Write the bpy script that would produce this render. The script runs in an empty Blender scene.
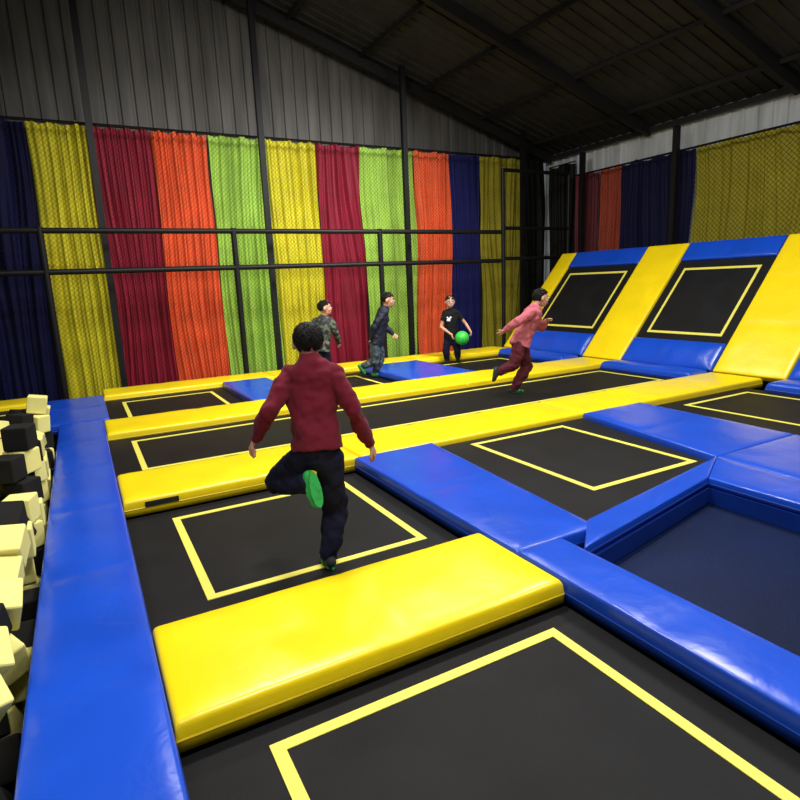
import bpy, bmesh, math, random
from mathutils import Vector, Matrix, noise
random.seed(7)
C = bpy.context.scene.collection
H = 1.5
PI = math.pi
FLOOR = -0.9
bpy.context.scene.view_settings.view_transform = 'Standard'
bpy.context.scene.view_settings.look = 'None'

# ------------------------------------------------------------------ camera
RT = Vector((.8759, -.4811, -.0419)).normalized()
UP = Vector((.1314, .1540, .9793))
UP = (UP - RT * UP.dot(RT)).normalized()
BK = RT.cross(UP)
CAMP = Vector((0, 0, H))
cd = bpy.data.cameras.new('camera'); cam = bpy.data.objects.new('camera', cd); C.objects.link(cam)
cd.sensor_width = 36; cd.lens = 583 / 800 * 36; cd.clip_end = 200
M = Matrix((RT, UP, BK)).transposed().to_4x4(); M.translation = CAMP
cam.matrix_world = M
bpy.context.scene.camera = cam
NH = Vector((-BK.x, -BK.y, 0)).normalized()      # horizontal viewing direction
RH = Vector((NH.y, -NH.x, 0))

def ray(u, v):
    return RT * (u - 400) + UP * (400 - v) - BK * 583
def ground(u, v, z):
    d = ray(u, v); return CAMP + d * ((z - CAMP.z) / d.z)

# ------------------------------------------------------------------ materials
def mat(name, col, rough=.6, bump=0, bscale=20, vary=0, vscale=3, metal=0, spec=.5, stretch=None, sheen=0, dist=.6):
    m = bpy.data.materials.new(name); m.use_nodes = True
    nt = m.node_tree; N = nt.nodes; L = nt.links
    b = N['Principled BSDF']
    b.inputs['Base Color'].default_value = (*col, 1)
    b.inputs['Roughness'].default_value = rough
    b.inputs['Metallic'].default_value = metal
    b.inputs['Specular IOR Level'].default_value = spec
    if sheen: b.inputs['Sheen Weight'].default_value = sheen
    tc = N.new('ShaderNodeTexCoord'); src = tc.outputs['Object']
    if stretch:
        mp = N.new('ShaderNodeMapping'); mp.inputs['Scale'].default_value = stretch
        L.new(src, mp.inputs['Vector']); src = mp.outputs['Vector']
    if vary:
        n = N.new('ShaderNodeTexNoise'); n.inputs['Scale'].default_value = vscale; n.inputs['Detail'].default_value = 4
        L.new(src, n.inputs['Vector'])
        r = N.new('ShaderNodeValToRGB')
        r.color_ramp.elements[0].position = .3; r.color_ramp.elements[1].position = .7
        r.color_ramp.elements[0].color = (*[c * (1 - vary) for c in col], 1)
        r.color_ramp.elements[1].color = (*[min(1, c * (1 + vary * .6)) for c in col], 1)
        L.new(n.outputs['Fac'], r.inputs['Fac']); L.new(r.outputs['Color'], b.inputs['Base Color'])
    if bump:
        n2 = N.new('ShaderNodeTexNoise'); n2.inputs['Scale'].default_value = bscale; n2.inputs['Detail'].default_value = 3
        n2.inputs['Distortion'].default_value = dist
        L.new(src, n2.inputs['Vector'])
        bp = N.new('ShaderNodeBump'); bp.inputs['Strength'].default_value = bump; bp.inputs['Distance'].default_value = .02
        L.new(n2.outputs['Fac'], bp.inputs['Height']); L.new(bp.outputs['Normal'], b.inputs['Normal'])
    return m

def camo(name, cols, scale=18, rough=.8):
    m = bpy.data.materials.new(name); m.use_nodes = True
    N = m.node_tree.nodes; L = m.node_tree.links; b = N['Principled BSDF']
    tc = N.new('ShaderNodeTexCoord'); n = N.new('ShaderNodeTexNoise'); n.inputs['Scale'].default_value = scale
    L.new(tc.outputs['Object'], n.inputs['Vector'])
    r = N.new('ShaderNodeValToRGB'); r.color_ramp.interpolation = 'CONSTANT'
    e = r.color_ramp.elements
    e[0].position = 0; e[0].color = (*cols[0], 1); e[1].position = .45; e[1].color = (*cols[1], 1)
    for i, c in enumerate(cols[2:]):
        x = e.new(.55 + .08 * i); x.color = (*c, 1)
    L.new(n.outputs['Fac'], r.inputs['Fac']); L.new(r.outputs['Color'], b.inputs['Base Color'])
    b.inputs['Roughness'].default_value = rough
    return m

YEL = mat('yellow_vinyl', (.84, .63, .006), .30, .22, 4.5, .08, 2, dist=.6)
BLU = mat('blue_vinyl', (.007, .064, .51), .27, .30, 4.5, .12, 2, dist=.6)
YPI = mat('yellow_piping', (.62, .45, .01), .4)
BPI = mat('blue_piping', (.005, .040, .33), .4)
BED = mat('black_mesh_bed', (.0075, .0075, .0085), .6, .2, 180, .30, 2.5, spec=.16)
NAVBED = mat('navy_mesh_bed', (.002, .008, .040), .5, .2, 120, .3, 1.5, spec=.12)
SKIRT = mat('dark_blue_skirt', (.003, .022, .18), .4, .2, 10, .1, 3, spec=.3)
LINE = mat('yellow_line', (.70, .64, .09), .6, .2, 60)
STEEL = mat('black_steel', (.005, .005, .006), .5, .1, 40, spec=.2)
BEAM = mat('dark_roof_steel', (.012, .012, .012), .6, .1, 40, spec=.2)
GAP = mat('black_platform', (.004, .004, .004), .9, .1, 30, spec=.1)
CONC = mat('concrete_floor', (.05, .05, .05), .85, .2, 20, .3, 2)
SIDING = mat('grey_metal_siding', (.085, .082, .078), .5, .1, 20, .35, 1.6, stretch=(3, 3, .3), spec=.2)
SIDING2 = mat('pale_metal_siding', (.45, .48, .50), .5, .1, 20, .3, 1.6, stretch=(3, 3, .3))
ROOF = mat('dark_roof_sheet', (.030, .030, .031), .7, .1, 20, .3, 2, spec=.2)
NET = mat('black_net_cord', (.012, .014, .008), .9, .1, 40, spec=.1)
FOAM_Y = mat('cream_foam', (.80, .74, .25), .85, .08, 90, .06, 5, spec=.15)
FOAM_B = mat('black_foam', (.012, .012, .012), .9, .08, 90, .2, 6, spec=.15)
SKIN = mat('skin', (.52, .28, .19), .55, .1, 60, .08, 10, spec=.3)
HAIR = mat('black_hair', (.007, .006, .005), .6, .3, 120, .3, 30, spec=.15)
WHITE = mat('eye_white', (.8, .8, .8), .3)
DARK = mat('dark_iris', (.01, .006, .004), .2)
LIP = mat('lip', (.38, .12, .10), .5)
TAG = mat('black_label', (.01, .01, .01), .5)

# ------------------------------------------------------------------ helpers
def wloc(o):
    v = Vector((0, 0, 0))
    while o: v += o.location; o = o.parent
    return v
def link(name, bm, m, parent=None, smooth=False, loc=None):
    off = wloc(parent) if parent else (Vector(loc) if loc is not None else Vector((0, 0, 0)))
    bmesh.ops.translate(bm, verts=bm.verts, vec=-off)
    bmesh.ops.recalc_face_normals(bm, faces=bm.faces)
    me = bpy.data.meshes.new(name); bm.to_mesh(me); bm.free()
    if smooth:
        for p in me.polygons: p.use_smooth = True
    me.materials.append(m)
    o = bpy.data.objects.new(name, me); C.objects.link(o)
    if parent: o.parent = parent
    elif loc is not None: o.location = loc
    return o
def tag(o, label, cat, group=None):
    o['label'] = label; o['category'] = cat
    if group: o['group'] = group
    return o
def thing(name, label, cat, loc, group=None):
    o = bpy.data.objects.new(name, None); C.objects.link(o); o.location = loc; o.empty_display_size = .1
    return tag(o, label, cat, group)
def struct(name, bm, m, smooth=False):
    o = link(name, bm, m, smooth=smooth); o['kind'] = 'structure'; return o
def box(bm, x0, y0, z0, x1, y1, z1):
    vs = [bm.verts.new(p) for p in ((x0,y0,z0),(x1,y0,z0),(x1,y1,z0),(x0,y1,z0),(x0,y0,z1),(x1,y0,z1),(x1,y1,z1),(x0,y1,z1))]
    for f in ((3,2,1,0),(4,5,6,7),(0,1,5,4),(1,2,6,5),(2,3,7,6),(3,0,4,7)): bm.faces.new([vs[i] for i in f])
def prism(bm, pts, z0, z1):
    a = [bm.verts.new((x, y, z0)) for x, y in pts]; b = [bm.verts.new((x, y, z1)) for x, y in pts]
    bm.faces.new(a[::-1]); bm.faces.new(b); n = len(pts)
    for i in range(n): bm.faces.new((a[i], a[(i+1)%n], b[(i+1)%n], b[i]))
def loft(bm, pts, rad, side, n=14, cap0=True, cap1=True):
    pts = [Vector(p) for p in pts]; rad = [(r, r) if not isinstance(r, tuple) else r for r in rad]
    side = Vector(side)
    T = []
    for i in range(len(pts)):
        t = Vector((0,0,0))
        if i > 0: t += (pts[i] - pts[i-1]).normalized()
        if i < len(pts) - 1: t += (pts[i+1] - pts[i]).normalized()
        T.append(t.normalized())
    P = list(pts); R = list(rad); TT = list(T)
    if cap0:
        for k in (.5, .86, .98):
            q = math.sqrt(1 - k*k); r = rad[0]
            P.insert(0, pts[0] - T[0] * min(r) * k); R.insert(0, (r[0]*q, r[1]*q)); TT.insert(0, T[0])
    if cap1:
        for k in (.5, .86, .98):
            q = math.sqrt(1 - k*k); r = rad[-1]
            P.append(pts[-1] + T[-1] * min(r) * k); R.append((r[0]*q, r[1]*q)); TT.append(T[-1])
    rings = []
    for p, r, t in zip(P, R, TT):
        s = side - t * side.dot(t)
        if s.length < .05: s = Vector((0, 0, 1)) - t * t.z
        s.normalize(); q = t.cross(s)
        rings.append([bm.verts.new(p + s * r[0] * math.cos(2*PI*i/n) + q * r[1] * math.sin(2*PI*i/n)) for i in range(n)])
    for a, b in zip(rings, rings[1:]):
        for i in range(n): bm.faces.new((a[i], a[(i+1)%n], b[(i+1)%n], b[i]))
    bm.faces.new(rings[0][::-1]); bm.faces.new(rings[-1])
def tube(bm, a, b, r, n=10):
    d = (Vector(b) - Vector(a)); s = Vector((1,0,0)) if abs(d.normalized().x) < .8 else Vector((0,1,0))
    loft(bm, [a, b], [r, r], s, n, False, False)
def ell(bm, c, r, ax, seg=18):
    m = Matrix((ax[0]*r[0], ax[1]*r[1], ax[2]*r[2])).transposed().to_4x4(); m.translation = c
    return bmesh.ops.create_uvsphere(bm, u_segments=seg, v_segments=seg*2//3, radius=1, matrix=m)['verts']

# ------------------------------------------------------------------ pads
def dists(L, r, step):
    e = [0, .15*r, .45*r, r]
    n = max(2, int((L - 2*r) / step)); mid = [r + (L-2*r)*i/n for i in range(1, n)]
    return [x / L for x in e + mid + [L - x for x in e[::-1]]]
def pad_mesh(pts, thick, r=.035, bulge=.016, seed=0, raise_=0, soft=.12):
    bm = bmesh.new()
    c = [Vector((*p, 0)) for p in pts]
    Ls = ((c[1]-c[0]).length + (c[2]-c[3]).length)/2; Lt = ((c[3]-c[0]).length + (c[2]-c[1]).length)/2
    S = dists(Ls, r, .06); Tt = dists(Lt, r, .06)
    dr = lambda d: 0 if d >= r else r - math.sqrt(max(0, r*r - (r-d)**2))
    # seam lines where two vinyl panels are sewn together
    along = Ls >= Lt; L = max(Ls, Lt); ns = int(L/1.15)
    seams = [L*(i+1)/(ns+1) for i in range(ns)]
    g = []
    for s in S:
        row = []
        for t in Tt:
            p = (c[0]*(1-s) + c[1]*s)*(1-t) + (c[3]*(1-s) + c[2]*s)*t
            ds = min(s, 1-s)*Ls; dt = min(t, 1-t)*Lt; d = min(ds, dt)
            z = raise_ - dr(ds) - dr(dt) + bulge*(1-math.exp(-d/soft)) - bulge*.6
            edge = .35 + .65*math.exp(-d/.13)
            w = noise.noise(Vector((p.x*3+seed*7.3, p.y*3, seed)))*.007 + noise.noise(Vector((p.x*12, p.y*12, seed*3)))*.0035*edge
            lp = (s if along else t)*L
            for q in seams: w -= .010*math.exp(-((lp-q)/.045)**2)
            row.append(bm.verts.new((p.x, p.y, z + w*min(1, d/.04))))
        g.append(row)
    for i in range(len(S)-1):
        for j in range(len(Tt)-1): bm.faces.new((g[i][j], g[i+1][j], g[i+1][j+1], g[i][j+1]))
    ring = [g[i][0] for i in range(len(S))] + [g[-1][j] for j in range(1, len(Tt))] + [g[i][-1] for i in range(len(S)-2, -1, -1)] + [g[0][j] for j in range(len(Tt)-2, 0, -1)]
    lows = []
    mids = []
    cen = (c[0]+c[1]+c[2]+c[3])/4
    for v in ring:
        o = (Vector((v.co.x, v.co.y, 0)) - cen).normalized()*.003
        mids.append(bm.verts.new((v.co.x + o.x, v.co.y + o.y, raise_ - thick*.6)))
        lows.append(bm.verts.new((v.co.x, v.co.y, raise_ - thick)))
    n = len(ring)
    for i in range(n):
        k = (i+1) % n
        bm.faces.new((ring[i], mids[i], mids[k], ring[k])); bm.faces.new((mids[i], lows[i], lows[k], mids[k]))
    bm.faces.new(lows)
    bmesh.ops.recalc_face_normals(bm, faces=bm.faces)
    return bm, c
SUP = bmesh.new()
PADN = [0]
def finish_pad(bm, c, color, label, group, thick, raise_, M4, cat='pad'):
    PADN[0] += 1
    me = bpy.data.meshes.new('padding'); bm.to_mesh(me); bm.free()
    for p in me.polygons: p.use_smooth = True
    me.materials.append(YEL if color == 'y' else BLU)
    o = bpy.data.objects.new('floor_pad' if cat == 'pad' else 'ramp_pad', me); C.objects.link(o); o.matrix_world = M4
    tag(o, label, 'pad', group)
    b2 = bmesh.new()
    zz = raise_ - thick*.62
    for i in range(4):
        tube(b2, (c[i].x, c[i].y, zz), (c[(i+1)%4].x, c[(i+1)%4].y, zz), .006, 6)
    me2 = bpy.data.meshes.new('piping'); b2.to_mesh(me2); b2.free(); me2.materials.append(YPI if color == 'y' else BPI)
    q = bpy.data.objects.new('piping', me2); C.objects.link(q); q.parent = o
    return o
def pad(color, pts, label, group=None, thick=.13, raise_=0, support=True, r=None, bulge=None, gap=.003, soft=.12):
    if len(pts) == 2:
        (x0, y0), (x1, y1) = pts; pts = [(x0,y0),(x1,y0),(x1,y1),(x0,y1)]
    P = [(x*H, y*H) for x, y in pts]
    cx = sum(p[0] for p in P)/4; cy = sum(p[1] for p in P)/4
    Q = []
    for x, y in P:
        dx, dy = x-cx, y-cy
        Q.append((dx - math.copysign(gap, dx), dy - math.copysign(gap, dy)))
    if r is None: r = .026 if color == 'y' else .018
    if bulge is None: bulge = .012 if color == 'y' else .007
    bm, c = pad_mesh(Q, thick, r=r, bulge=bulge, seed=PADN[0], raise_=raise_, soft=soft)
    o = finish_pad(bm, c, color, label, group, thick, raise_, Matrix.Translation((cx, cy, 0)))
    if support is True:
        S = [(cx + dx - math.copysign(.04, dx), cy + dy - math.copysign(.04, dy)) for dx, dy in Q]
        prism(SUP, S, FLOOR, raise_ - thick)
    elif support:
        prism(SUP, [(x*H, y*H) for x, y in support], FLOOR, raise_ - thick)
    return o

Y0, Y1, Y2, Y3 = (1.33, 1.81), (3.05, 3.57), (4.70, 5.25), (6.55, 7.03)
YG, BG = 'yellow floor pads', 'blue floor pads'
p0 = pad('y', [(.07, Y0[0]), (1.315, Y0[1])], 'short thick yellow pad in front of the boy in maroon, nearest the camera', YG)
p1 = pad('y', [(.07, Y1[0]), (1.36, Y1[1])], 'yellow pad with a small black tag on its side, behind the boy in maroon', YG)
pad('y', [(1.36, Y1[0]), (3.2, Y1[1])], 'yellow pad between the long black runway and the square trampoline enclosed by blue', YG)
pad('y', [(3.2, Y1[0]), (5.44, Y1[1])], 'long yellow pad that runs up to the right yellow strip of the ramp wall', YG)
pad('y', [(.07, Y2[0]), (1.55, Y2[1])], 'yellow pad behind the left end of the black runway', YG)
pad('y', [(1.55, Y2[0]), (3.3, Y2[1])], 'yellow pad behind the runway, in front of the two boys in dark clothes', YG)
pad('y', [(3.3, Y2[0]), (5.44, Y2[1])], 'yellow pad behind the runner in pink, ending at the middle yellow ramp strip', YG)
pad('y', [(.12, Y3[0]), (1.9, Y3[1])], 'left yellow pad of the back row under the wide crimson and orange curtains', YG)
pad('y', [(1.9, Y3[0]), (3.9, Y3[1])], 'middle yellow pad of the back row behind the boys in dark clothes', YG)
pad('y', [(3.9, Y3[0]), (5.44, Y3[1])], 'right yellow pad of the back row behind the boy with the green ball', YG)
pad('y', [(-2.4, 4.85), (-.5, 5.25)], 'yellow pad at the far end of the foam pit', YG)
pad('y', [(-2.4, 6.6), (-.5, 7.03)], 'yellow pad at the far left below the navy curtain', YG)
pad('b', [(-.25, .1), (.07, 5.3)], 'very long narrow blue pad beside the foam pit', BG)
pad('b', [(-.5, 5.3), (.12, 6.62)], 'blue pad at the far end of the long blue pad beside the foam pit', BG)
pad('b', [(1.3, 5.25), (1.8, 6.55)], 'small blue pad between two back trampolines, left of the boys', BG)
pad('b', [(2.98, 5.25), (3.80, 6.55)], 'wide blue pad between the boy in the navy jacket and the boy with the ball', BG)
g0 = .0005
pad('b', [(1.32, 1.58), (1.74, 1.58), (1.86, 3.05), (1.32, 3.05)], "blue pad right of the maroon boy's trampoline, ending at a yellow pad", BG, gap=g0, support=[(1.36,1.6),(1.70,1.62),(1.80,3.03),(1.36,3.03)])
pad('b', [(1.32, -.2), (1.54, -.2), (1.54, 1.58), (1.32, 1.58)], 'narrow blue pad along the left edge of the sunken trampoline', BG, r=.014, bulge=.003, gap=g0, support=[(1.35,-.2),(1.51,-.2),(1.51,1.4),(1.35,1.4)])
pad('b', [(1.54, 1.46), (2.60, 1.68), (2.94, 1.86), (1.74, 1.64)], 'thin blue pad between the square trampoline and the sunken trampoline', BG, thick=.075, raise_=.004, r=.012, bulge=.002, gap=g0, support=[(1.75,1.55),(2.58,1.72),(2.6,1.76),(1.80,1.61)])
pad('b', [(2.95, 1.87), (3.72, 1.87), (3.78, 3.05), (3.17, 3.05)], 'wide blue pad right of the square trampoline with yellow lines', BG, gap=g0, support=[(3.2,1.9),(3.69,1.9),(3.74,3.02),(3.22,3.02)])
pad('b', [(2.60, -.2), (2.78, -.2), (2.94, 1.86), (2.60, 1.68)], 'slim blue pad on the right edge of the sunken trampoline', BG, thick=.075, r=.012, bulge=.002, gap=g0, support=[(2.63,-.19),(2.75,-.19),(2.78,1.6),(2.63,1.6)])
pad('b', [(2.78, -.2), (3.72, -.2), (3.72, 1.87), (2.95, 1.87)], 'large blue pad at the right edge of the picture past the sunken trampoline', BG, gap=g0, support=[(3,-.19),(3.69,-.19),(3.69,1.84),(3.1,1.84)])

bm = bmesh.new(); x, y = .17*H, Y1[0]*H
box(bm, x, y-.008, -.075, x+.24, y+.004, -.035)
tg = link('label_patch', bm, TAG, None); tg.parent = p1; tg.location = -p1.location; tg['label'] = 'small black tag'

# ------------------------------------------------------------------ trampolines
def strips(bm, x0, y0, x1, y1, z, w=.05):
    box(bm, x0, y0, z, x1, y0+w, z+.004); box(bm, x0, y1-w, z, x1, y1, z+.004)
    box(bm, x0, y0+w, z, x0+w, y1-w, z+.004); box(bm, x1-w, y0+w, z, x1, y1-w, z+.004)
def trampoline(r, ln, label, depth=.144, bed=BED, poly=None):
    x0, y0, x1, y1 = [k*H for k in r]
    t = thing('trampoline', label, 'trampoline', ((x0+x1)/2, (y0+y1)/2, FLOOR), 'trampolines')
    e = .006
    bm = bmesh.new()
    if poly: prism(bm, [(x*H, y*H) for x, y in poly], -depth-.012, -depth)
    else: box(bm, x0+e, y0+e, -depth-.012, x1-e, y1-e, -depth)
    link('bed', bm, bed, t)
    if ln:
        bm = bmesh.new(); strips(bm, *[k*H for k in ln], -depth + .0005)
        link('boundary_line', bm, LINE, t)
    bm = bmesh.new(); q = .03
    for a, b in (((x0+q,y0+q),(x1-q,y0+q)),((x1-q,y0+q),(x1-q,y1-q)),((x1-q,y1-q),(x0+q,y1-q)),((x0+q,y1-q),(x0+q,y0+q))):
        tube(bm, (*a, -depth-.037), (*b, -depth-.037), .024, 8)
    link('frame', bm, STEEL, t)
    for a in ((x0+q,y0+q),(x1-q,y0+q),(x1-q,y1-q),(x0+q,y1-q)):
        bm = bmesh.new(); tube(bm, (*a, FLOOR), (*a, -depth-.04), .022, 8); link('leg', bm, STEEL, t)
    return t
MAT = -.144
trampoline((.07, .02, 1.32, 1.33), (.27, .25, 1.19, 1.25), 'black trampoline at the bottom of the picture in front of the near yellow pad')
trampoline((.07, 1.81, 1.32, 3.05), (.275, 2.035, 1.2, 2.93), 'black trampoline with a yellow square, under the boy in maroon')
trampoline((1.85, 1.74, 2.93, 3.05), (2.09, 1.93, 2.88, 2.96), 'square black trampoline enclosed by blue pads, right of the boy in maroon', .055,
  poly=[(1.77,1.66),(2.93,1.87),(3.15,3.04),(1.85,3.04)])
trampoline((.07, 3.57, 5.15, 4.70), (.22, 3.75, 5.0, 4.58), 'long black runway trampoline under the runner in pink', .09)
trampoline((.12, 5.25, 1.3, 6.55), (.27, 5.45, 1.15, 6.35), 'small back trampoline between the blue end pad and the small blue pad', .09)
trampoline((1.8, 5.25, 2.98, 6.55), (1.95, 5.45, 2.83, 6.35), 'back trampoline under the boys in camouflage and navy', .12)
trampoline((3.80, 5.25, 5.15, 6.55), (3.98, 5.45, 5.0, 6.35), 'back trampoline by the ramp, under the boy with the ball', .12)
trampoline((-2.4, 5.25, -.5, 6.6), (-2.2, 5.6, -.62, 6.35), 'trampoline at the far left behind the foam pit', .07)
trampoline((3.78, 1.86, 5.15, 3.05), (4.15, 2.05, 5.0, 2.93), 'black trampoline at the right edge below the ramp', .09)
trampoline((1.55, -.18, 2.58, 1.4), None, 'sunken dark trampoline framed in blue at the lower right', .19, NAVBED,
  poly=[(1.55,-.19),(2.59,-.19),(2.59,1.66),(1.55,1.45)])
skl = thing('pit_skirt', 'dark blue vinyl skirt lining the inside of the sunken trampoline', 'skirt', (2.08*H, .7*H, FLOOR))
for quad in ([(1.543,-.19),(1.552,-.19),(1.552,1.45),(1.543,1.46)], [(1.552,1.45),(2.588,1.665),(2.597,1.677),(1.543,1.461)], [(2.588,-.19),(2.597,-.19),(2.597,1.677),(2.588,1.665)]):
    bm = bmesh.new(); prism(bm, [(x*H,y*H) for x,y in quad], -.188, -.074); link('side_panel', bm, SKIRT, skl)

# ------------------------------------------------------------------ ramps
BX, TX, TZ = 5.45*H, 6.61*H, 1.33*H
RL = math.hypot(TX-BX, TZ); RA = math.atan2(TZ, TX-BX)
def ramp_m(y): return Matrix.Translation((BX, y, 0)) @ Matrix.Rotation(-RA, 4, 'Y')
def ramp_pad(color, s0, s1, y0, y1, label, thick=.12, raise_=0, bulge=.008, soft=.12):
    y0 *= H; y1 *= H; yc = (y0+y1)/2; L0, L1 = s0*RL, s1*RL; e = .009
    pts = [(L0+e, y0-yc+e), (L1-e, y0-yc+e), (L1-e, y1-yc-e), (L0+e, y1-yc-e)]
    bm, c = pad_mesh(pts, thick, seed=PADN[0], raise_=raise_, r=.025, bulge=bulge, soft=soft)
    finish_pad(bm, c, color, label, 'ramp pads', thick, raise_, ramp_m(yc), 'ramp')
YR0 = 2.86
ramp_pad('y', .0, 1, YR0, Y1[1], 'right yellow strip of the sloping ramp wall')
ramp_pad('y', .0, 1, Y2[0], 5.30, 'middle yellow strip of the sloping ramp wall')
ramp_pad('y', .0, 1, Y3[0], 6.85, 'far left yellow strip of the sloping ramp wall')
bands = ((1.6, YR0, 'rightmost'), (Y1[1], Y2[0], 'middle'), (5.30, Y3[0], 'far left'))
for y0, y1, w in bands:
    ramp_pad('b', .84, 1, y0, y1, 'blue pad along the top of the %s sloping trampoline' % w)
    ramp_pad('b', .0, .2, y0, y1, 'blue pad at the foot of the %s sloping trampoline' % w, thick=.15, raise_=.03, bulge=.05, soft=.10)
    pad('b', [(5.13, y0), (5.43, min(y1, 3.04) if w == 'rightmost' else y1)], 'puffy blue floor pad lying in front of the foot of the %s sloping trampoline' % w, BG, thick=.17, raise_=.04, bulge=.045, r=.045, soft=.10, gap=.006)
    yc = (y0+y1)/2*H; hw = (y1-y0)/2*H - .006
    t = bpy.data.objects.new('sloping_trampoline', None); C.objects.link(t); t.matrix_world = ramp_m(yc)
    tag(t, '%s sloping black trampoline with a yellow rectangle on the ramp wall' % w, 'trampoline', 'sloping trampolines')
    def loc(name, bm, m):
        bmesh.ops.recalc_face_normals(bm, faces=bm.faces)
        me = bpy.data.meshes.new(name); bm.to_mesh(me); bm.free(); me.materials.append(m)
        o = bpy.data.objects.new(name, me); C.objects.link(o); o.parent = t
    bm = bmesh.new(); box(bm, .2*RL+.004, -hw, -.06, .84*RL-.004, hw, -.045); loc('bed', bm, BED)
    bm = bmesh.new(); strips(bm, .25*RL, -hw+.16, .78*RL, hw-.16, -.0445, .045); loc('boundary_line', bm, LINE)
    bm = bmesh.new()
    for a, b in (((.23*RL,-hw+.03),(.23*RL,hw-.03)),((.82*RL,-hw+.03),(.82*RL,hw-.03)),((.23*RL,-hw+.03),(.82*RL,-hw+.03)),((.23*RL,hw-.03),(.82*RL,hw-.03))):
        tube(bm, (*a, -.086), (*b, -.086), .024, 8)
    loc('frame', bm, STEEL)
bm = bmesh.new()
for y in (1.65, 3.3, 5.0, 6.7):
    yy = y*H
    nx, nz = -math.sin(RA), math.cos(RA)
    a = Vector((BX, yy, 0)) - Vector((nx,0,nz))*.16; b = Vector((TX, yy, TZ)) - Vector((nx,0,nz))*.16
    tube(bm, a, b, .035, 8); tube(bm, (a.x+.05, yy, FLOOR), (a.x+.05, yy, a.z), .035, 8); tube(bm, (b.x, yy, FLOOR), (b.x, yy, b.z), .035, 8)
for z, x in ((.25, BX+.36), (1.75, TX-.05)):
    tube(bm, (x, 1.62*H, z), (x, 6.8*H, z), .025, 8)
struct('ramp_frame', bm, STEEL)
struct('platform_frame', SUP, GAP)

# ------------------------------------------------------------------ room
XL, XR, YB, YF = -9.0, 7.32*H, 8.05*H, -4.0
RX = 0.6
def roofz(x): return 4.46 + .306*(XR - x) if x >= RX else 4.46 + .306*(XR - RX) - .306*(RX - x)
bm = bmesh.new(); box(bm, XL, YF, FLOOR-.1, XR, YB, FLOOR); struct('floor', bm, CONC)
def corrugated(name, a, b, topf, m, z0=FLOOR, pitch=.25, amp=.03):
    bm = bmesh.new(); a = Vector(a); b = Vector(b); d = (b-a); L = d.length; d.normalize(); n = Vector((-d.y, d.x, 0))
    prof = ((0,0),(.35,0),(.42,1),(.58,1),(.65,0)); lo = []; hi = []
    k = int(L/pitch)
    for i in range(k+1):
        for s, h in prof:
            x = (i+s)*pitch
            if x > L: break
            p = a + d*x + n*h*amp
            lo.append(bm.verts.new((p.x, p.y, z0))); hi.append(bm.verts.new((p.x, p.y, topf(p))))
    for i in range(len(lo)-1): bm.faces.new((lo[i], lo[i+1], hi[i+1], hi[i]))
    return struct(name, bm, m)
corrugated('wall_back', (XL, YB, 0), (XR, YB, 0), lambda p: roofz(p.x), SIDING)
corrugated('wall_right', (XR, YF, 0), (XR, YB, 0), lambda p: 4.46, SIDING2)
corrugated('wall_left', (XL, YF, 0), (XL, YB, 0), lambda p: roofz(XL), SIDING)
corrugated('wall_front', (XL, YF, 0), (XR, YF, 0), lambda p: roofz(p.x), SIDING)
bm = bmesh.new()
for x0, x1 in ((XL, RX), (RX, XR)):                # ribbed roof sheets
    n = 64
    for i in range(n):
        ya = YF + (YB-YF)*i/n; yb = YF + (YB-YF)*(i+1)/n; ym = ya + (yb-ya)*.8
        for (p, q, dz0, dz1) in ((ya, ym, 0, 0), (ym, yb, -.03, -.03)):
            vs = [bm.verts.new(v) for v in ((x0,p,roofz(x0)+dz0),(x1,p,roofz(x1)+dz0),(x1,q,roofz(x1)+dz1),(x0,q,roofz(x0)+dz1))]
            bm.faces.new(vs)
        for p in (ym, yb):
            vs = [bm.verts.new(v) for v in ((x0,p,roofz(x0)),(x1,p,roofz(x1)),(x1,p,roofz(x1)-.03),(x0,p,roofz(x0)-.03))]
            bm.faces.new(vs)
struct('ceiling', bm, ROOF)
def beam(a, b, w, h, name='roof_rafter', m=BEAM):
    bm = bmesh.new(); a = Vector(a); b = Vector(b); d = (b-a).normalized()
    s = d.cross(Vector((0,0,1))).normalized()*w/2; u = s.normalized().cross(d)*h/2
    A = [bm.verts.new(a+x*s+y*u) for x, y in ((-1,-1),(1,-1),(1,1),(-1,1))]; B = [bm.verts.new(b+x*s+y*u) for x, y in ((-1,-1),(1,-1),(1,1),(-1,1))]
    bm.faces.new(A[::-1]); bm.faces.new(B)
    for i in range(4): bm.faces.new((A[i], A[(i+1)%4], B[(i+1)%4], B[i]))
    return struct(name, bm, m)
for i, y in enumerate((11.7, 8.8, 5.9, 3.0, 0)):
    beam((RX, y, roofz(RX)-.15), (XR-.1, y, 4.46-.12), .10, .20)
    beam((XL+.1, y, roofz(XL)-.12), (RX, y, roofz(RX)-.15), .10, .20)
for x in (10.2, 8.7, 7.2, 5.7, 4.2, 2.7, -1.5, -4):
    beam((x, YF+.1, roofz(x)-.06), (x, YB-.1, roofz(x)-.06), .06, .07, 'roof_purlin')
beam((XR-.12, YF+.1, 4.36), (XR-.12, YB-.1, 4.36), .10, .10, 'roof_purlin')

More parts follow.
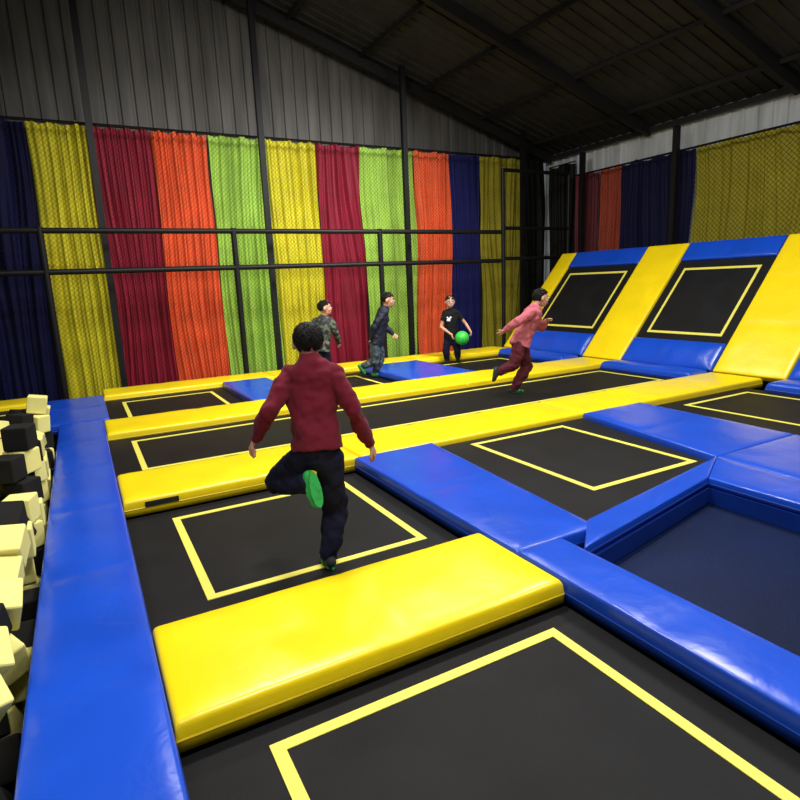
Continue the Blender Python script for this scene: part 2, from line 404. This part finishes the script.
# ------------------------------------------------------------------ curtains
COL = {
 'navy': (.009, .010, .10), 'yellow': (.60, .54, .02), 'crimson': (.25, .005, .028), 'orange': (.72, .10, .028),
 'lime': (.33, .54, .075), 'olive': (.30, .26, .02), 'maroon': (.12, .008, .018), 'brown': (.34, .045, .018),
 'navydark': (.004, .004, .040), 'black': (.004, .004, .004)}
CM = {k: mat(k+'_cloth', v, .6, .2, 18, .16, 2.2, spec=(.3 if k not in ('navydark','black','navy','olive') else .1)) for k, v in COL.items()}
def curtain(color, a, b, z1, label, folds=6, amp=.045):
    bm = bmesh.new(); a = Vector(a); b = Vector(b); d = b-a; L = d.length; d.normalize(); n = Vector((d.y, -d.x, 0))
    a = a + d*.006; b = b - d*.006; L -= .012
    nx = max(60, int(L/.010)); nz = 30; ph = random.random()*60; g = []
    k0 = 2*PI*folds/L; base = a.dot(d)
    for i in range(nx+1):
        x = L*i/nx; row = []
        for j in range(nz+1):
            f = j/nz
            warp = noise.noise(Vector((x*1.4, f*.9, ph)))*4.0
            u = k0*x + warp*1.5
            env = .35 + 2.2*abs(noise.noise(Vector((x*2.1+9, f*1.8, ph+5))))
            o = amp*env*math.sin(u) + amp*.45*math.sin(2.6*u + 1.3 + 2.5*noise.noise(Vector((x*3, f*2, ph+9))))
            o += amp*1.1*noise.noise(Vector((x*7, f*1.8, ph+20)))
            gx = (base + x)
            xx = x + .075*noise.noise(Vector((gx*.8, f*2.4, 4.2)))*(1 - f**6)
            zt = z1 - .07*abs(math.sin(PI*folds/2*x/L + ph))
            p = a + d*xx + n*o
            row.append(bm.verts.new((p.x, p.y, FLOOR+.03 + (zt-FLOOR-.03)*f)))
        g.append(row)
    for i in range(nx):
        for j in range(nz): bm.faces.new((g[i][j], g[i+1][j], g[i+1][j+1], g[i][j+1]))
    c = (a+b)/2; c.z = FLOOR
    o = link('curtain', bm, CM[color], None, True, c)
    tag(o, label, 'curtain', 'coloured curtains on the hall walls')
    h = bmesh.new(); tube(h, (a.x, a.y, z1-.03), (b.x, b.y, z1-.03), .016, 6); link('hem_rod', h, STEEL, o)
YC = 7.87*H; ZT = 2.91*H
cs = [(-1.2,-.24,'navydark','leftmost navy curtain at the left edge of the picture',5),
 (-.24,.35,'yellow','leftmost yellow curtain, beside the navy curtain at the left edge',5),
 (.35,1.02,'crimson','wide pleated crimson curtain left of an orange curtain',8),
 (1.02,1.69,'orange','pleated orange curtain beside the wide crimson curtain',7),
 (1.69,2.42,'lime','wide lime green curtain above the boy in maroon',6),
 (2.42,3.11,'yellow','yellow curtain between a lime curtain and the narrow crimson curtain',5),
 (3.11,3.74,'crimson','narrow crimson curtain between yellow and lime curtains',4),
 (3.74,4.62,'lime','lime green curtain behind the boy in the navy jacket',6),
 (4.62,5.25,'orange','orange curtain between the lime curtain and the navy curtain above the boy with the ball',4),
 (5.25,5.83,'navy','navy curtain behind the boy holding the green ball',4),
 (5.83,6.75,'olive','olive yellow curtain next to the dark room corner',5),
 (6.75,7.17,'black','narrow black curtain on the back wall in the room corner',2)]
for x0, x1, c, lab, f in cs: curtain(c, (x0*H, YC, 0), (x1*H, YC, 0), ZT, lab, f, .042 if c not in ('crimson','orange') else .050)
XC = 7.21*H; ZR = 2.56*H
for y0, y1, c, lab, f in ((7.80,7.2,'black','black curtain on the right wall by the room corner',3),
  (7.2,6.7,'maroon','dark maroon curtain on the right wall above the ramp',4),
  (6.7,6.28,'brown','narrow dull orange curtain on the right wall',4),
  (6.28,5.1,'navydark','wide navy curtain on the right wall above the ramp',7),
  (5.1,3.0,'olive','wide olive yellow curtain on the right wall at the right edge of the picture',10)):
    curtain(c, (XC, y0*H, 0), (XC, y1*H, 0), ZR if c != 'black' else ZT-.2, lab, f, .03)

def net(x0, x1, z0, z1, s, w, f):
    bm = bmesh.new(); step = s*math.sqrt(2); Wd, Hh = x1-x0, z1-z0
    k = -Hh
    while k < Wd:
        a0 = max(0, k); a1 = min(Wd, k+Hh)
        if a1 > a0:
            for sg in (0, 1):
                za, zb = a0-k, a1-k
                if sg: za, zb = Hh-za, Hh-zb
                d = Vector((a1-a0, 0, zb-za)).normalized(); n = Vector((-d.z, 0, d.x))*w/2
                A = Vector((x0+a0, 0, z0+za)); B = Vector((x0+a1, 0, z0+zb))
                bm.faces.new([bm.verts.new(f(q)) for q in (A-n, B-n, B+n, A+n)])
        k += step
    return bm
nb = net(-1.3*H, 6.85*H, FLOOR+.05, ZT-.1, .055, .0045, lambda q: Vector((q.x, 7.62*H, q.z)))
o = link('safety_net', nb, NET, None, False, (2.8*H, 7.62*H, FLOOR)); tag(o, 'large black diamond mesh safety net hanging in front of the back wall curtains', 'net')
b = bmesh.new(); tube(b, (-1.3*H, 7.62*H, ZT-.1), (6.85*H, 7.62*H, ZT-.1), .018, 6); link('top_cable', b, STEEL, o)
nb = net(2.8*H, 7.0*H, FLOOR+.05, ZR-.08, .062, .007, lambda q: Vector((7.08*H, q.x, q.z)))
o = link('safety_net', nb, NET, None, False, (7.08*H, 4.9*H, FLOOR)); tag(o, 'black diamond mesh safety net hanging in front of the right wall curtains', 'net')
b = bmesh.new(); tube(b, (7.08*H, 2.8*H, ZR-.08), (7.08*H, 7.0*H, ZR-.08), .018, 6); link('top_cable', b, STEEL, o)

# railing
YR = 7.13*H
t = thing('pipe_railing', 'black two rail pipe railing in front of the coloured curtains', 'railing', (2.7*H, YR, FLOOR))
for z in (1.665*H, 1.25*H):
    b = bmesh.new(); tube(b, (-1.9*H, YR, z), (5.66*H, YR, z), .045, 12); link('rail', b, STEEL, t)
for x in (-1.9, -.23, 1.72, 3.64):
    b = bmesh.new(); tube(b, (x*H, YR, FLOOR), (x*H, YR, 1.7*H), .05, 12); link('post', b, STEEL, t)
t = thing('pipe_cage', 'tall black pipe frame in the far corner beside the ramp', 'frame', (6.35*H, YR, FLOOR))
for x in (5.7, 7.0):
    b = bmesh.new(); tube(b, (x*H, YR, FLOOR), (x*H, YR, 2.56*H), .045, 12); link('post', b, STEEL, t)
for z in (2.54, 1.72, 1.28):
    b = bmesh.new(); tube(b, (5.7*H, YR, z*H), (7.0*H, YR, z*H), .04, 12); link('rail', b, STEEL, t)
for x, lab in ((.37,'thin black steel post in front of the wide crimson curtain'),(2.24,'thin black steel post rising between the lime and yellow curtains'),(4.25,'thin black steel post in front of the second lime curtain'),(6.35,'thin black steel post in front of the olive curtain')):
    b = bmesh.new(); box(b, x*H-.05, 7.45*H-.05, FLOOR, x*H+.05, 7.45*H+.05, roofz(x*H)-.1)
    o = link('support_post', b, STEEL, None, False, (x*H, 7.45*H, FLOOR)); tag(o, lab, 'post', 'steel posts')
for y, lab in ((5.25,'black steel post on the right wall over the navy curtain'),(6.85,'black steel post on the right wall near the corner')):
    b = bmesh.new(); box(b, 7.0*H-.05, y*H-.05, FLOOR, 7.0*H+.05, y*H+.05, 4.2)
    o = link('support_post', b, STEEL, None, False, (7.0*H, y*H, FLOOR)); tag(o, lab, 'post', 'steel posts')

# ------------------------------------------------------------------ foam pit (cubes settle by a rigid body drop)
PB = -.49
bm = bmesh.new(); box(bm, -2.6*H, .1*H, FLOOR, -.26*H, 4.83*H, PB); struct('pit_base', bm, GAP)
CS = .172
def cube_mesh(name, m, s=CS):
    bm = bmesh.new(); bmesh.ops.create_cube(bm, size=s)
    bmesh.ops.bevel(bm, geom=bm.edges[:], offset=.014, segments=3, affect='EDGES', profile=.6)
    me = bpy.data.meshes.new(name); bm.to_mesh(me); bm.free(); me.materials.append(m)
    return me
mc = {0: cube_mesh('foam_cube', FOAM_Y), 1: cube_mesh('foam_cube', FOAM_B)}
cubes = []
def outer(y): return -(.86 + .095*y)
rs = random.Random(21)
def rrot(): return (rs.uniform(0, 6.28), rs.uniform(0, 6.28), rs.uniform(0, 6.28))
for lay in range(8):
    z = PB + .19 + .31*lay
    y = 1.10 + .04*(lay % 2)
    while y < 7.03:
        x = -.385 - .16 - .02*(lay % 2)
        while x > outer(y) + .13:
            if len(cubes) < 298:
                o = bpy.data.objects.new('foam_cube', mc[int(rs.random() < .40)]); C.objects.link(o)
                o.location = (x, y, z); o.rotation_euler = rrot(); cubes.append(o)
            x -= .305
        y += .305
try:
    sc = bpy.context.scene
    bpy.ops.rigidbody.world_add()
    rw = sc.rigidbody_world
    col = bpy.data.collections.new('rb'); rw.collection = col
    rw.substeps_per_frame = 20; rw.solver_iterations = 30
    helpers = []
    def passive(pts, z0, z1):
        b = bmesh.new(); prism(b, pts, z0, z1); me = bpy.data.meshes.new('h'); b.to_mesh(me); b.free()
        h = bpy.data.objects.new('h', me); C.objects.link(h); col.objects.link(h); helpers.append(h)
        h.rigid_body.type = 'PASSIVE'; h.rigid_body.collision_shape = 'CONVEX_HULL'; h.rigid_body.use_margin = True; h.rigid_body.collision_margin = .001
    passive([(-4,-1),(1,-1),(1,9),(-4,9)], PB-.6, PB)
    passive([(-.382,0),(.3,0),(.3,9),(-.382,9)], PB-.2, 4)
    passive([(-4,0),(0,0),(0,.9),(-4,.9)], PB-.2, 4)
    passive([(-4,7.22),(0,7.22),(0,8.2),(-4,8.2)], PB-.2, 4)
    passive([(outer(0)-1,0),(outer(0),0),(outer(9),9),(outer(9)-1,9)], PB-.2, 4)
    for o in cubes:
        col.objects.link(o); o.rigid_body.type = 'ACTIVE'; o.rigid_body.collision_shape = 'CONVEX_HULL'; o.rigid_body.mass = 1
        o.rigid_body.friction = 1.2; o.rigid_body.use_margin = True; o.rigid_body.collision_margin = .004; o.rigid_body.linear_damping = .5; o.rigid_body.angular_damping = .85
        o.rigid_body.use_deactivation = False
    rw.point_cache.frame_start = 1; rw.point_cache.frame_end = 130
    for f in range(1, 111): sc.frame_set(f)
    dg = bpy.context.evaluated_depsgraph_get()
    ms = [o.evaluated_get(dg).matrix_world.copy() for o in cubes]
    bpy.ops.rigidbody.world_remove()
    for h in helpers: bpy.data.objects.remove(h)
    bpy.data.collections.remove(col)
    sc.frame_set(1)
    for o, m in zip(cubes, ms): o.matrix_world = m
    keep = []
    for o, m in sorted(zip(cubes, ms), key=lambda t: -t[1].translation.z):
        if m.translation.z < PB or any((m.translation - k[1].translation).length < .142 for k in keep): bpy.data.objects.remove(o)
        else: keep.append((o, m))
    cubes = [k[0] for k in keep]
except Exception as ex:
    print('RB failed', ex)
for o in cubes:
    k = 0 if o.data == mc[0] else 1
    tag(o, ('cream yellow foam cube lying in the foam pit', 'black foam cube lying in the foam pit')[k], 'foam cube', ('cream foam cubes in the pit', 'black foam cubes in the pit')[k])

# ------------------------------------------------------------------ people
def modmesh(o, vox, sm, disp=0, dscale=.12):
    r = o.modifiers.new('remesh', 'REMESH'); r.mode = 'VOXEL'; r.voxel_size = vox; r.use_smooth_shade = True
    if sm:
        s = o.modifiers.new('smooth', 'SMOOTH'); s.factor = .5; s.iterations = sm
    if disp:
        tx = bpy.data.textures.new('folds', 'CLOUDS'); tx.noise_scale = dscale; tx.noise_depth = 1
        d = o.modifiers.new('folds', 'DISPLACE'); d.texture = tx; d.strength = disp; d.mid_level = .5
def lerp(a, b, t): return a + (b-a)*t
def hand(bm, w, d, pn, s, curl, thumb_side):
    d = d.normalized(); pn = (pn - d*pn.dot(d)).normalized(); sd = d.cross(pn)
    loft(bm, [w - d*.02*s, w + d*.03*s, w + d*.07*s], [(.022*s, .017*s), (.032*s, .014*s), (.034*s, .012*s)], sd, 12)
    for k, (o, L) in enumerate(((-.026, .052), (-.009, .062), (.009, .066), (.026, .058))):
        p = w + d*.07*s + sd*o*s
        a = curl; d1 = (d*math.cos(a) + pn*math.sin(a)).normalized(); d2 = (d*math.cos(2.1*a) + pn*math.sin(2.1*a)).normalized()
        q = p + d1*L*.5*s
        loft(bm, [p - d*.01*s, q, q + d2*L*.5*s], [.0088*s, .008*s, .0068*s], sd, 8)
    p = w + d*.02*s + sd*thumb_side*.028*s
    d1 = (d*.7 + sd*thumb_side*.6 + pn*.35).normalized(); q = p + d1*.032*s
    d2 = (d*.9 + sd*thumb_side*.15 + pn*.4).normalized()
    loft(bm, [p - d1*.012*s, q, q + d2*.028*s], [.011*s, .0095*s, .0075*s], pn, 8)
def limb(bm, a, j, c, ra, side):
    loft(bm, [a, lerp(a, j, .5), j], ra[:3], side, 16)
    loft(bm, [j, lerp(j, c, .38), c], [ra[2]] + list(ra[3:]), side, 16)

def person(label, root, J, face, hup, side, s, top, trou, shoe, feet, vox=.007, sleeve=1.0, curl=.45, palm=None, hairm=HAIR, cloth='sweater', solem=None, hs=1.14, slim=1.0, loose=1.0, tufts=150, legs=1.0, shoeR=None, fold=.026):
    face = face.normalized(); hup = (hup - face*hup.dot(face)).normalized(); hr = face.cross(hup)
    side = side.normalized(); h = s*hs
    rg = random.Random(len(label))
    P = thing('person', label, 'person', root)
    b_ = s*slim; l_ = b_*legs
    bm = bmesh.new(); hc = J['head']
    ax = (hr, face, hup)
    ell(bm, hc + hup*.018*h - face*.008*h, (.072*h, .088*h, .088*h), ax)
    ell(bm, hc - hup*.042*h + face*.022*h, (.053*h, .060*h, .060*h), ax)
    ell(bm, hc - hup*.010*h + face*.083*h, (.010*h, .017*h, .020*h), ax, 10)
    for k in (-1, 1):
        ell(bm, hc + hr*k*.076*h - hup*.006*h - face*.008*h, (.011*h, .019*h, .028*h), ax, 10)
        ell(bm, hc + hr*k*.036*h - hup*.026*h + face*.052*h, (.022*h, .022*h, .022*h), ax, 10)
    loft(bm, [J['neck'] - hup*.03*s, lerp(J['neck'], hc, .35), hc - hup*.02*s - face*.01*s], [.044*s, .043*s, .046*s], side)
    loft(bm, [J['pelvis'], lerp(J['pelvis'], J['chest'], .45), J['chest'], J['neck'] - hup*.01*s], [(.110*b_,.078*b_), (.095*b_,.068*b_), (.115*b_,.078*b_), (.06*b_,.045*b_)], side, 18)
    for k in 'LR':
        sh, el, wr = J['sh'+k], J['el'+k], J['wr'+k]
        ell(bm, lerp(J['chest'], sh, .8), (.045*b_,.045*b_,.045*b_), ax, 12)
        limb(bm, sh, el, wr, [.036*b_, .033*b_, .028*b_, .028*b_, .020*s], face)
        pn = palm[k] if palm else -side if k == 'R' else side
        hand(bm, wr, (wr-el) if not palm or ('d'+k) not in palm else palm['d'+k], pn, s, curl, (1 if k == 'L' else -1))
        hp, kn, an = J['hp'+k], J['kn'+k], J['an'+k]
        limb(bm, hp, kn, an, [.062*b_, .054*b_, .042*b_, .042*b_, .027*s], side)
        loft(bm, [an, an + feet[k][0].normalized()*.03*s - feet[k][1].normalized()*.03*s], [.024*s, .020*s], side)
    o = link('body', bm, SKIN, P, True); modmesh(o, vox, 2)
    for k in (-1, 1):
        b = bmesh.new(); c = hc + hr*k*.030*h + hup*.004*h + face*.0735*h
        ell(b, c, (.015*h, .008*h, .009*h), ax, 12); e = link('eye', b, WHITE, P, True)
        b = bmesh.new(); ell(b, c + face*.005*h, (.008*h, .005*h, .008*h), ax, 10); link('iris', b, DARK, e, True)
        b = bmesh.new(); ell(b, c + hup*.019*h + face*.002*h, (.019*h, .006*h, .004*h), ax, 10); link('eyebrow', b, hairm, P, True)
    b = bmesh.new(); ell(b, hc - hup*.050*h + face*.080*h, (.021*h, .007*h, .007*h), ax, 12); link('mouth', b, LIP, P, True)
    # hair : cap with layered locks, uneven at the nape and fringe
    b = bmesh.new(); hcen = hc + hup*.022*h - face*.012*h
    R3 = (.076*h, .090*h, .082*h)
    def line(df, dr):
        if df > .35: return .34 + .10*math.sin(dr*13+1)
        if df > -.1: return lerp(-.15, .34, (df+.1)/.45)
        return -.70 + .06*math.sin(dr*11)
    for v in ell(b, hcen, R3, ax, 48):
        d = v.co - hcen; df, du, dr = d.dot(face)/R3[1], d.dot(hup)/R3[2], d.dot(hr)/R3[0]
        ln = line(df, dr)
        if du < ln: v.co = hcen + d*max(.82, 1 - (ln-du)*1.1)
    crown = (hup*1.0 - face*.35 + hr*.15).normalized()
    def surf(d, lift):
        d = d.normalized(); q = Vector((d.dot(hr)*R3[0], d.dot(face)*R3[1], d.dot(hup)*R3[2]))
        return hcen + (hr*q.x + face*q.y + hup*q.z)*(1 + lift)
    for i in range(tufts):
        a = rg.uniform(0, 2*PI); el_ = rg.uniform(.0, 2.2)
        e1 = crown.cross(hr).normalized(); e2 = crown.cross(e1)
        out = e1*math.cos(a) + e2*math.sin(a)
        sw = (e1*-math.sin(a) + e2*math.cos(a))*rg.uniform(-.4, .4)
        pts = []; ok = True; lift = rg.uniform(.0, .12) if el_ < 1.3 else rg.uniform(0, .04)
        for t, lf in ((0, -.01), (.2, .035), (.42, .03 + lift)):
            an_ = el_ + t*rg.uniform(.8, 1.1)
            dd = crown*math.cos(an_) + out*math.sin(an_) + sw*t*2
            dn = dd.normalized()
            if dn.dot(hup) < line(dn.dot(face), dn.dot(hr)) - (.14 if t > .4 else 0): ok = False
            pts.append(surf(dd, lf + rg.uniform(-.008, .014)))
        if ok: loft(b, pts, [.007*h, (.0085*h, .005*h), .0012*h], hup.cross(out) if el_ > .3 else hr, 6)
    link('hair', b, hairm, P, True)
    # top
    b = bmesh.new(); q = b_*loose
    up = (J['neck'] - J['chest']).normalized(); hem = J['pelvis'] - (J['chest']-J['pelvis']).normalized()*.03*s
    msh = lerp(J['shL'], J['shR'], .5)
    loft(b, [hem, J['pelvis'] + up*.05*s, lerp(J['pelvis'], J['chest'], .5), J['chest'], msh, lerp(msh, J['neck'], .45), lerp(msh, J['neck'], .8), J['neck'] + up*.022*s],
         [(.140*q,.108*q), (.134*q,.104*q), (.128*q,.098*q), (.144*q,.102*q), (.150*q,.086*q), (.118*q,.074*q), (.072*q,.062*q), (.052*s,.052*s)], side, 24, False, False)
    for k in 'LR':
        sh, el, wr = J['sh'+k], J['el'+k], J['wr'+k]
        if sleeve < 1:
            loft(b, [lerp(msh, sh, .8), sh, lerp(sh, el, .55)], [.056*q, .058*q, .056*q], face, 14, True, False)
        else:
            ell(b, lerp(msh, sh, .9) - up*.012*s, (.056*q,.056*q,.056*q), ax, 14)
            limb(b, sh, el, lerp(el, wr, .92), [.054*q, .053*q, .048*q, .047*q, .035*q], face)
    o = link(cloth, b, top, P, True); modmesh(o, max(vox, .007), 6, fold*s, .085)
    # trousers
    b = bmesh.new()
    loft(b, [lerp(J['pelvis'], J['chest'], .2), J['pelvis'], J['pelvis'] - up*.06*s], [(.108*b_,.084*b_), (.122*b_,.098*b_), (.110*b_,.092*b_)], side, 20)
    for k in 'LR':
        hp, kn, an = J['hp'+k], J['kn'+k], J['an'+k]
        limb(b, hp, kn, lerp(kn, an, .99), [.082*l_, .079*l_, .067*l_, .067*l_, .052*s], side)
    o = link('trousers', b, trou, P, True); modmesh(o, max(vox, .007), 6, fold*1.1*s, .085)
    # shoes
    for k in 'LR':
        an = J['an'+k]; fd, nrm = feet[k]; fd = fd.normalized(); nrm = (nrm - fd*nrm.dot(fd)).normalized(); sd = fd.cross(nrm)
        base = an - nrm*.045*s
        b = bmesh.new()
        loft(b, [base - fd*.042*s + nrm*.012*s, base + nrm*.012*s, base + fd*.065*s + nrm*.006*s, base + fd*.118*s - nrm*.002*s], [(.033*s,.036*s), (.037*s,.040*s), (.042*s,.032*s), (.033*s,.020*s)], sd, 16)
        loft(b, [base + nrm*.02*s, an + nrm*.022*s], [.038*s, .039*s], sd, 14, True, False)
        o = link('shoe', b, (shoeR or shoe) if k == 'R' else shoe, P, True); modmesh(o, .006, 3)
        b = bmesh.new(); out = []
        for i in range(24):
            a = 2*PI*i/24; lx = math.cos(a); wy = math.sin(a)
            out.append(base + fd*(.038 + .104*lx)*s + sd*wy*(.037 + .005*lx)*s - nrm*.018*s)
        A = [b.verts.new(p - nrm*.012*s) for p in out]; B = [b.verts.new(p + nrm*.008*s) for p in out]
        b.faces.new(A); b.faces.new(B)
        for i in range(24): b.faces.new((A[i], A[(i+1)%24], B[(i+1)%24], B[i]))
        link('sole', b, solem or TAG, o)
    return P

def Kf(root):
    base = NH.dot(root)
    def K(u, v, off=0):
        d = ray(u, v); t = (base + off - NH.dot(CAMP)) / NH.dot(d); return CAMP + d*t
    return K
Z = Vector((0, 0, 1))
GREEN = mat('green_shoe', (.02, .36, .06), .5, .2, 60); GSOLE = mat('dark_sole', (.012, .03, .018), .8)
GSOLE2 = camo('green_patterned_sole', [(.010,.018,.014), (.015,.30,.06), (.02,.36,.07)], 16)
DSHOE = camo('dark_green_shoe', [(.01,.012,.012), (.012,.014,.014), (.012,.014,.014), (.02,.36,.06)], 10)
MAROON = mat('maroon_knit', (.125, .006, .018), .85, .12, 140, .12, 8, sheen=.05, spec=.2)
NAVYT = mat('dark_navy_cotton', (.007, .008, .024), .85, .2, 60, .2, 8, spec=.15)
PINK = mat('pink_cotton', (.42, .11, .14), .85, .12, 60, .12, 8, spec=.2)
PLUM = mat('dark_red_cotton', (.085, .013, .022), .85, .15, 60, .2, 8, spec=.2)
JACK = mat('navy_jacket', (.008, .011, .026), .6, .2, 40, .2, 8, spec=.3)
TEE = mat('black_cotton', (.007, .007, .008), .85, .15, 60, .2, 8, spec=.15)
CAMO1 = camo('camouflage_cotton', [(.02,.03,.04), (.06,.08,.09), (.02,.05,.05), (.14,.16,.15)], 14)
CAMO2 = camo('speckled_cotton', [(.012,.014,.016), (.03,.04,.035), (.10,.12,.08)], 16)

# boy in maroon
r = ground(329, 567, MAT); K = Kf(r)
J = dict(head=K(308,343,.15), neck=K(309,358,.10), chest=K(311,390,.07), pelvis=K(317,444,-.01),
 shL=K(290,373,.08), elL=K(269,410,-.06), wrL=K(255,439,.02), shR=K(333,373,.06), elR=K(354,411,.0), wrR=K(371,446,.14),
 hpL=K(305,456,.0), knL=K(276,482,.20), anL=K(307,484,-.08), hpR=K(328,456,0), knR=K(336,509,.08), anR=K(329,556,.0))
J['anR'].z = MAT + .085
person('boy in maroon sweater running away from the camera with one green shoe raised', r, J, (NH*.95 - RH*.22 - Z*.16), Z, RH + NH*-.08, 1.0,
  MAROON, NAVYT, GREEN, {'L': (-Z*.95 + RH*.20 - NH*.25, NH*.75 - RH*.75 - Z*.1), 'R': (NH*.9 - RH*.35, Z)}, .006, curl=.5, solem=GSOLE2, hs=1.08, slim=1.0, loose=1.05, tufts=620, legs=1.06, shoeR=DSHOE, fold=.034)

# runner in pink, leaning to the right
r = ground(512, 394, -.09); K = Kf(r)
J = dict(head=K(541,298,.1), neck=K(535,306,.06), chest=K(530,319,.03), pelvis=K(520,344),
 shR=K(532,312,-.13), elR=K(517,322,-.24), wrR=K(504,331,-.14), shL=K(534,312,.15), elL=K(541,328,.22), wrL=K(546,322,.12),
 hpL=K(521,346,.07), knL=K(527,366,.08), anL=K(514,386,.0), hpR=K(520,346,-.07), knR=K(514,365,-.10), anR=K(499,372,-.08))
J['anL'].z = -.09 + .085
person('child in pink top and dark red trousers running along the black runway', r, J, (RH*.75 + NH*.1 - Z*.05), Z + RH*.1, -NH + RH*.35, 1.0,
  PINK, PLUM, DSHOE, {'L': (RH + NH*.2, Z), 'R': (-Z*.95 - RH*.15, RH)}, .008, solem=GSOLE, loose=1.14, slim=1.05, cloth='jacket', legs=1.1, hs=1.18, fold=.036)

# boy with ball
r = ground(452, 363, -.12); K = Kf(r)
ball_c = K(462, 338, -.26)
J = dict(head=K(450,302,-.02), neck=K(450,308,0), chest=K(451,318,0), pelvis=K(451,338,0),
 shR=K(445,313,0), elR=K(441,327,-.02), wrR=K(452,335,-.20), shL=K(457,313,0), elL=K(466,324,.02), wrL=K(471,332,-.16),
 hpR=K(448,340,0), knR=K(446,350,-.03), anR=K(447,360,.0), hpL=K(455,340,0), knL=K(457,350,-.03), anL=K(458,360,.0))
J['anR'].z = J['anL'].z = -.12 + .08
pb = person('boy in black t-shirt with white print standing and holding a green ball', r, J, (-NH + RH*.1 - Z*.12), Z, -RH, .92,
  TEE, NAVYT, TEE, {'L': (-NH + RH*.2, Z), 'R': (-NH - RH*.2, Z)}, .008, sleeve=.5, curl=.5, cloth='t_shirt',
  palm={'L': ball_c - J['wrL'], 'R': ball_c - J['wrR'], 'dL': (-NH - Z*.6), 'dR': (-NH*.7 - Z*.7)}, solem=GSOLE, hs=1.26, slim=1.12)
b = bmesh.new()
for du, dv, ru, rv in ((0,0,.035,.02),(-.03,.03,.02,.012),(.035,.03,.022,.012),(.0,-.035,.03,.01),(-.035,-.02,.012,.02)):
    ell(b, K(449,319,-.110) + RH*du + Z*dv, (ru, .006, rv), (RH, NH, Z), 10)
link('chest_print', b, WHITE, pb, True)['label'] = 'white chest print'
b = bmesh.new(); ell(b, ball_c, (.135,.135,.135), (Vector((1,0,0)), Vector((0,1,0)), Z), 32)
BALL = mat('green_rubber', (.03, .50, .05), .35, .15, 80)
o = link('ball', b, BALL, None, True, ball_c); tag(o, 'green rubber ball held by the boy in the black t-shirt', 'ball')
b = bmesh.new()
loft(b, [ball_c + Vector((math.cos(2*PI*i/32), math.sin(2*PI*i/32), 0))*.134 for i in range(33)], [.003]*33, Z, 6, False, False)
link('seam', b, mat('ball_seam', (.02,.30,.03), .5), o, True)

# boy in navy jacket
r = ground(373, 378, -.12); K = Kf(r)
J = dict(head=K(388,300,0), neck=K(385,307,0), chest=K(382,319,0), pelvis=K(376,342,0),
 shL=K(382,313,.12), elL=K(386,328,.18), wrL=K(393,334,.12), shR=K(384,313,-.12), elR=K(374,327,-.17), wrR=K(372,340,-.10),
 hpL=K(377,344,.07), knL=K(381,359,.10), anL=K(375,371,.08), hpR=K(375,344,-.06), knR=K(375,361,-.06), anR=K(363,368,-.02))
J['anL'].z = -.12 + .09
J['anR'].z += .03
person('boy in navy jacket and camouflage trousers stepping to the right', r, J, (RH*.75 - NH*.1 - Z*.1), Z - RH*.05, -NH*1 + RH*.1, 1.0,
  JACK, CAMO1, GREEN, {'L': (RH + NH*.1, Z), 'R': (RH*.5 - Z*.7, Z*.5 + RH*.9)}, .008, cloth='jacket', solem=GSOLE, loose=1.1, slim=1.08, legs=1.05, hs=1.22, fold=.034)

# child behind
r = ground(322, 384, -.12); K = Kf(r)
J = dict(head=K(325,308,0), neck=K(324,316,0), chest=K(323,327,0), pelvis=K(321,349,0),
 shL=K(316,321,.04), elL=K(311,334,.05), wrL=K(314,346,.12), shR=K(331,321,-.04), elR=K(336,333,-.02), wrR=K(339,343,.12),
 hpL=K(318,351,0), knL=K(317,366,.05), anL=K(318,380,.0), hpR=K(325,351,0), knR=K(327,366,.05), anR=K(326,380,0))
J['anR'].z = J['anL'].z = -.12 + .082
person('child in speckled dark clothes standing partly hidden behind the boy in maroon', r, J, (NH*.1 + RH*.8), Z, RH*.9 - NH*.4, .96,
  CAMO2, NAVYT, TEE, {'L': (NH + RH*.5, Z), 'R': (NH + RH*.5, Z)}, .008, cloth='jacket', solem=GSOLE, loose=1.1, slim=1.08, hs=1.24)

# ------------------------------------------------------------------ light
w = bpy.data.worlds.new('world'); bpy.context.scene.world = w; w.use_nodes = True
w.node_tree.nodes['Background'].inputs[0].default_value = (.5, .55, .6, 1); w.node_tree.nodes['Background'].inputs[1].default_value = .2
def area(x, y, z, sx, sy, e, col=(1,.97,.92), tgt=None, spread=None):
    l = bpy.data.lights.new('ceiling_or_added_light', 'AREA'); l.shape = 'RECTANGLE'; l.size = sx; l.size_y = sy; l.energy = e; l.color = col
    if spread: l.spread = spread
    o = bpy.data.objects.new('ceiling_or_added_light', l); C.objects.link(o); o.location = (x, y, z)
    if tgt: o.rotation_euler = (Vector(tgt) - o.location).to_track_quat('-Z', 'Y').to_euler()
for x, y, e in ((1.5, .5, 205), (5.5, .5, 145), (2, 4.5, 230), (6, 4.5, 215), (-2.5, 4.5, 75), (2.8, 7.8, 115), (5.5, 7.8, 90)):
    area(x, y, 5.4, 1.6, .5, e)
area(6.5, 7.0, 5.0, 1.2, .6, 135, tgt=(3.6, 11.8, .7), spread=1.9)  # added side-light, no fixture: rakes the back curtains so their folds show
area(1.5, 5.5, 5.6, 1.2, .6, 100, tgt=(5.0, 11.8, .7), spread=1.9)  # second added spot from the other side, brightens the back wall
area(-1, -1, 4.0, 2, 1, 90, tgt=(2, 6, 0))
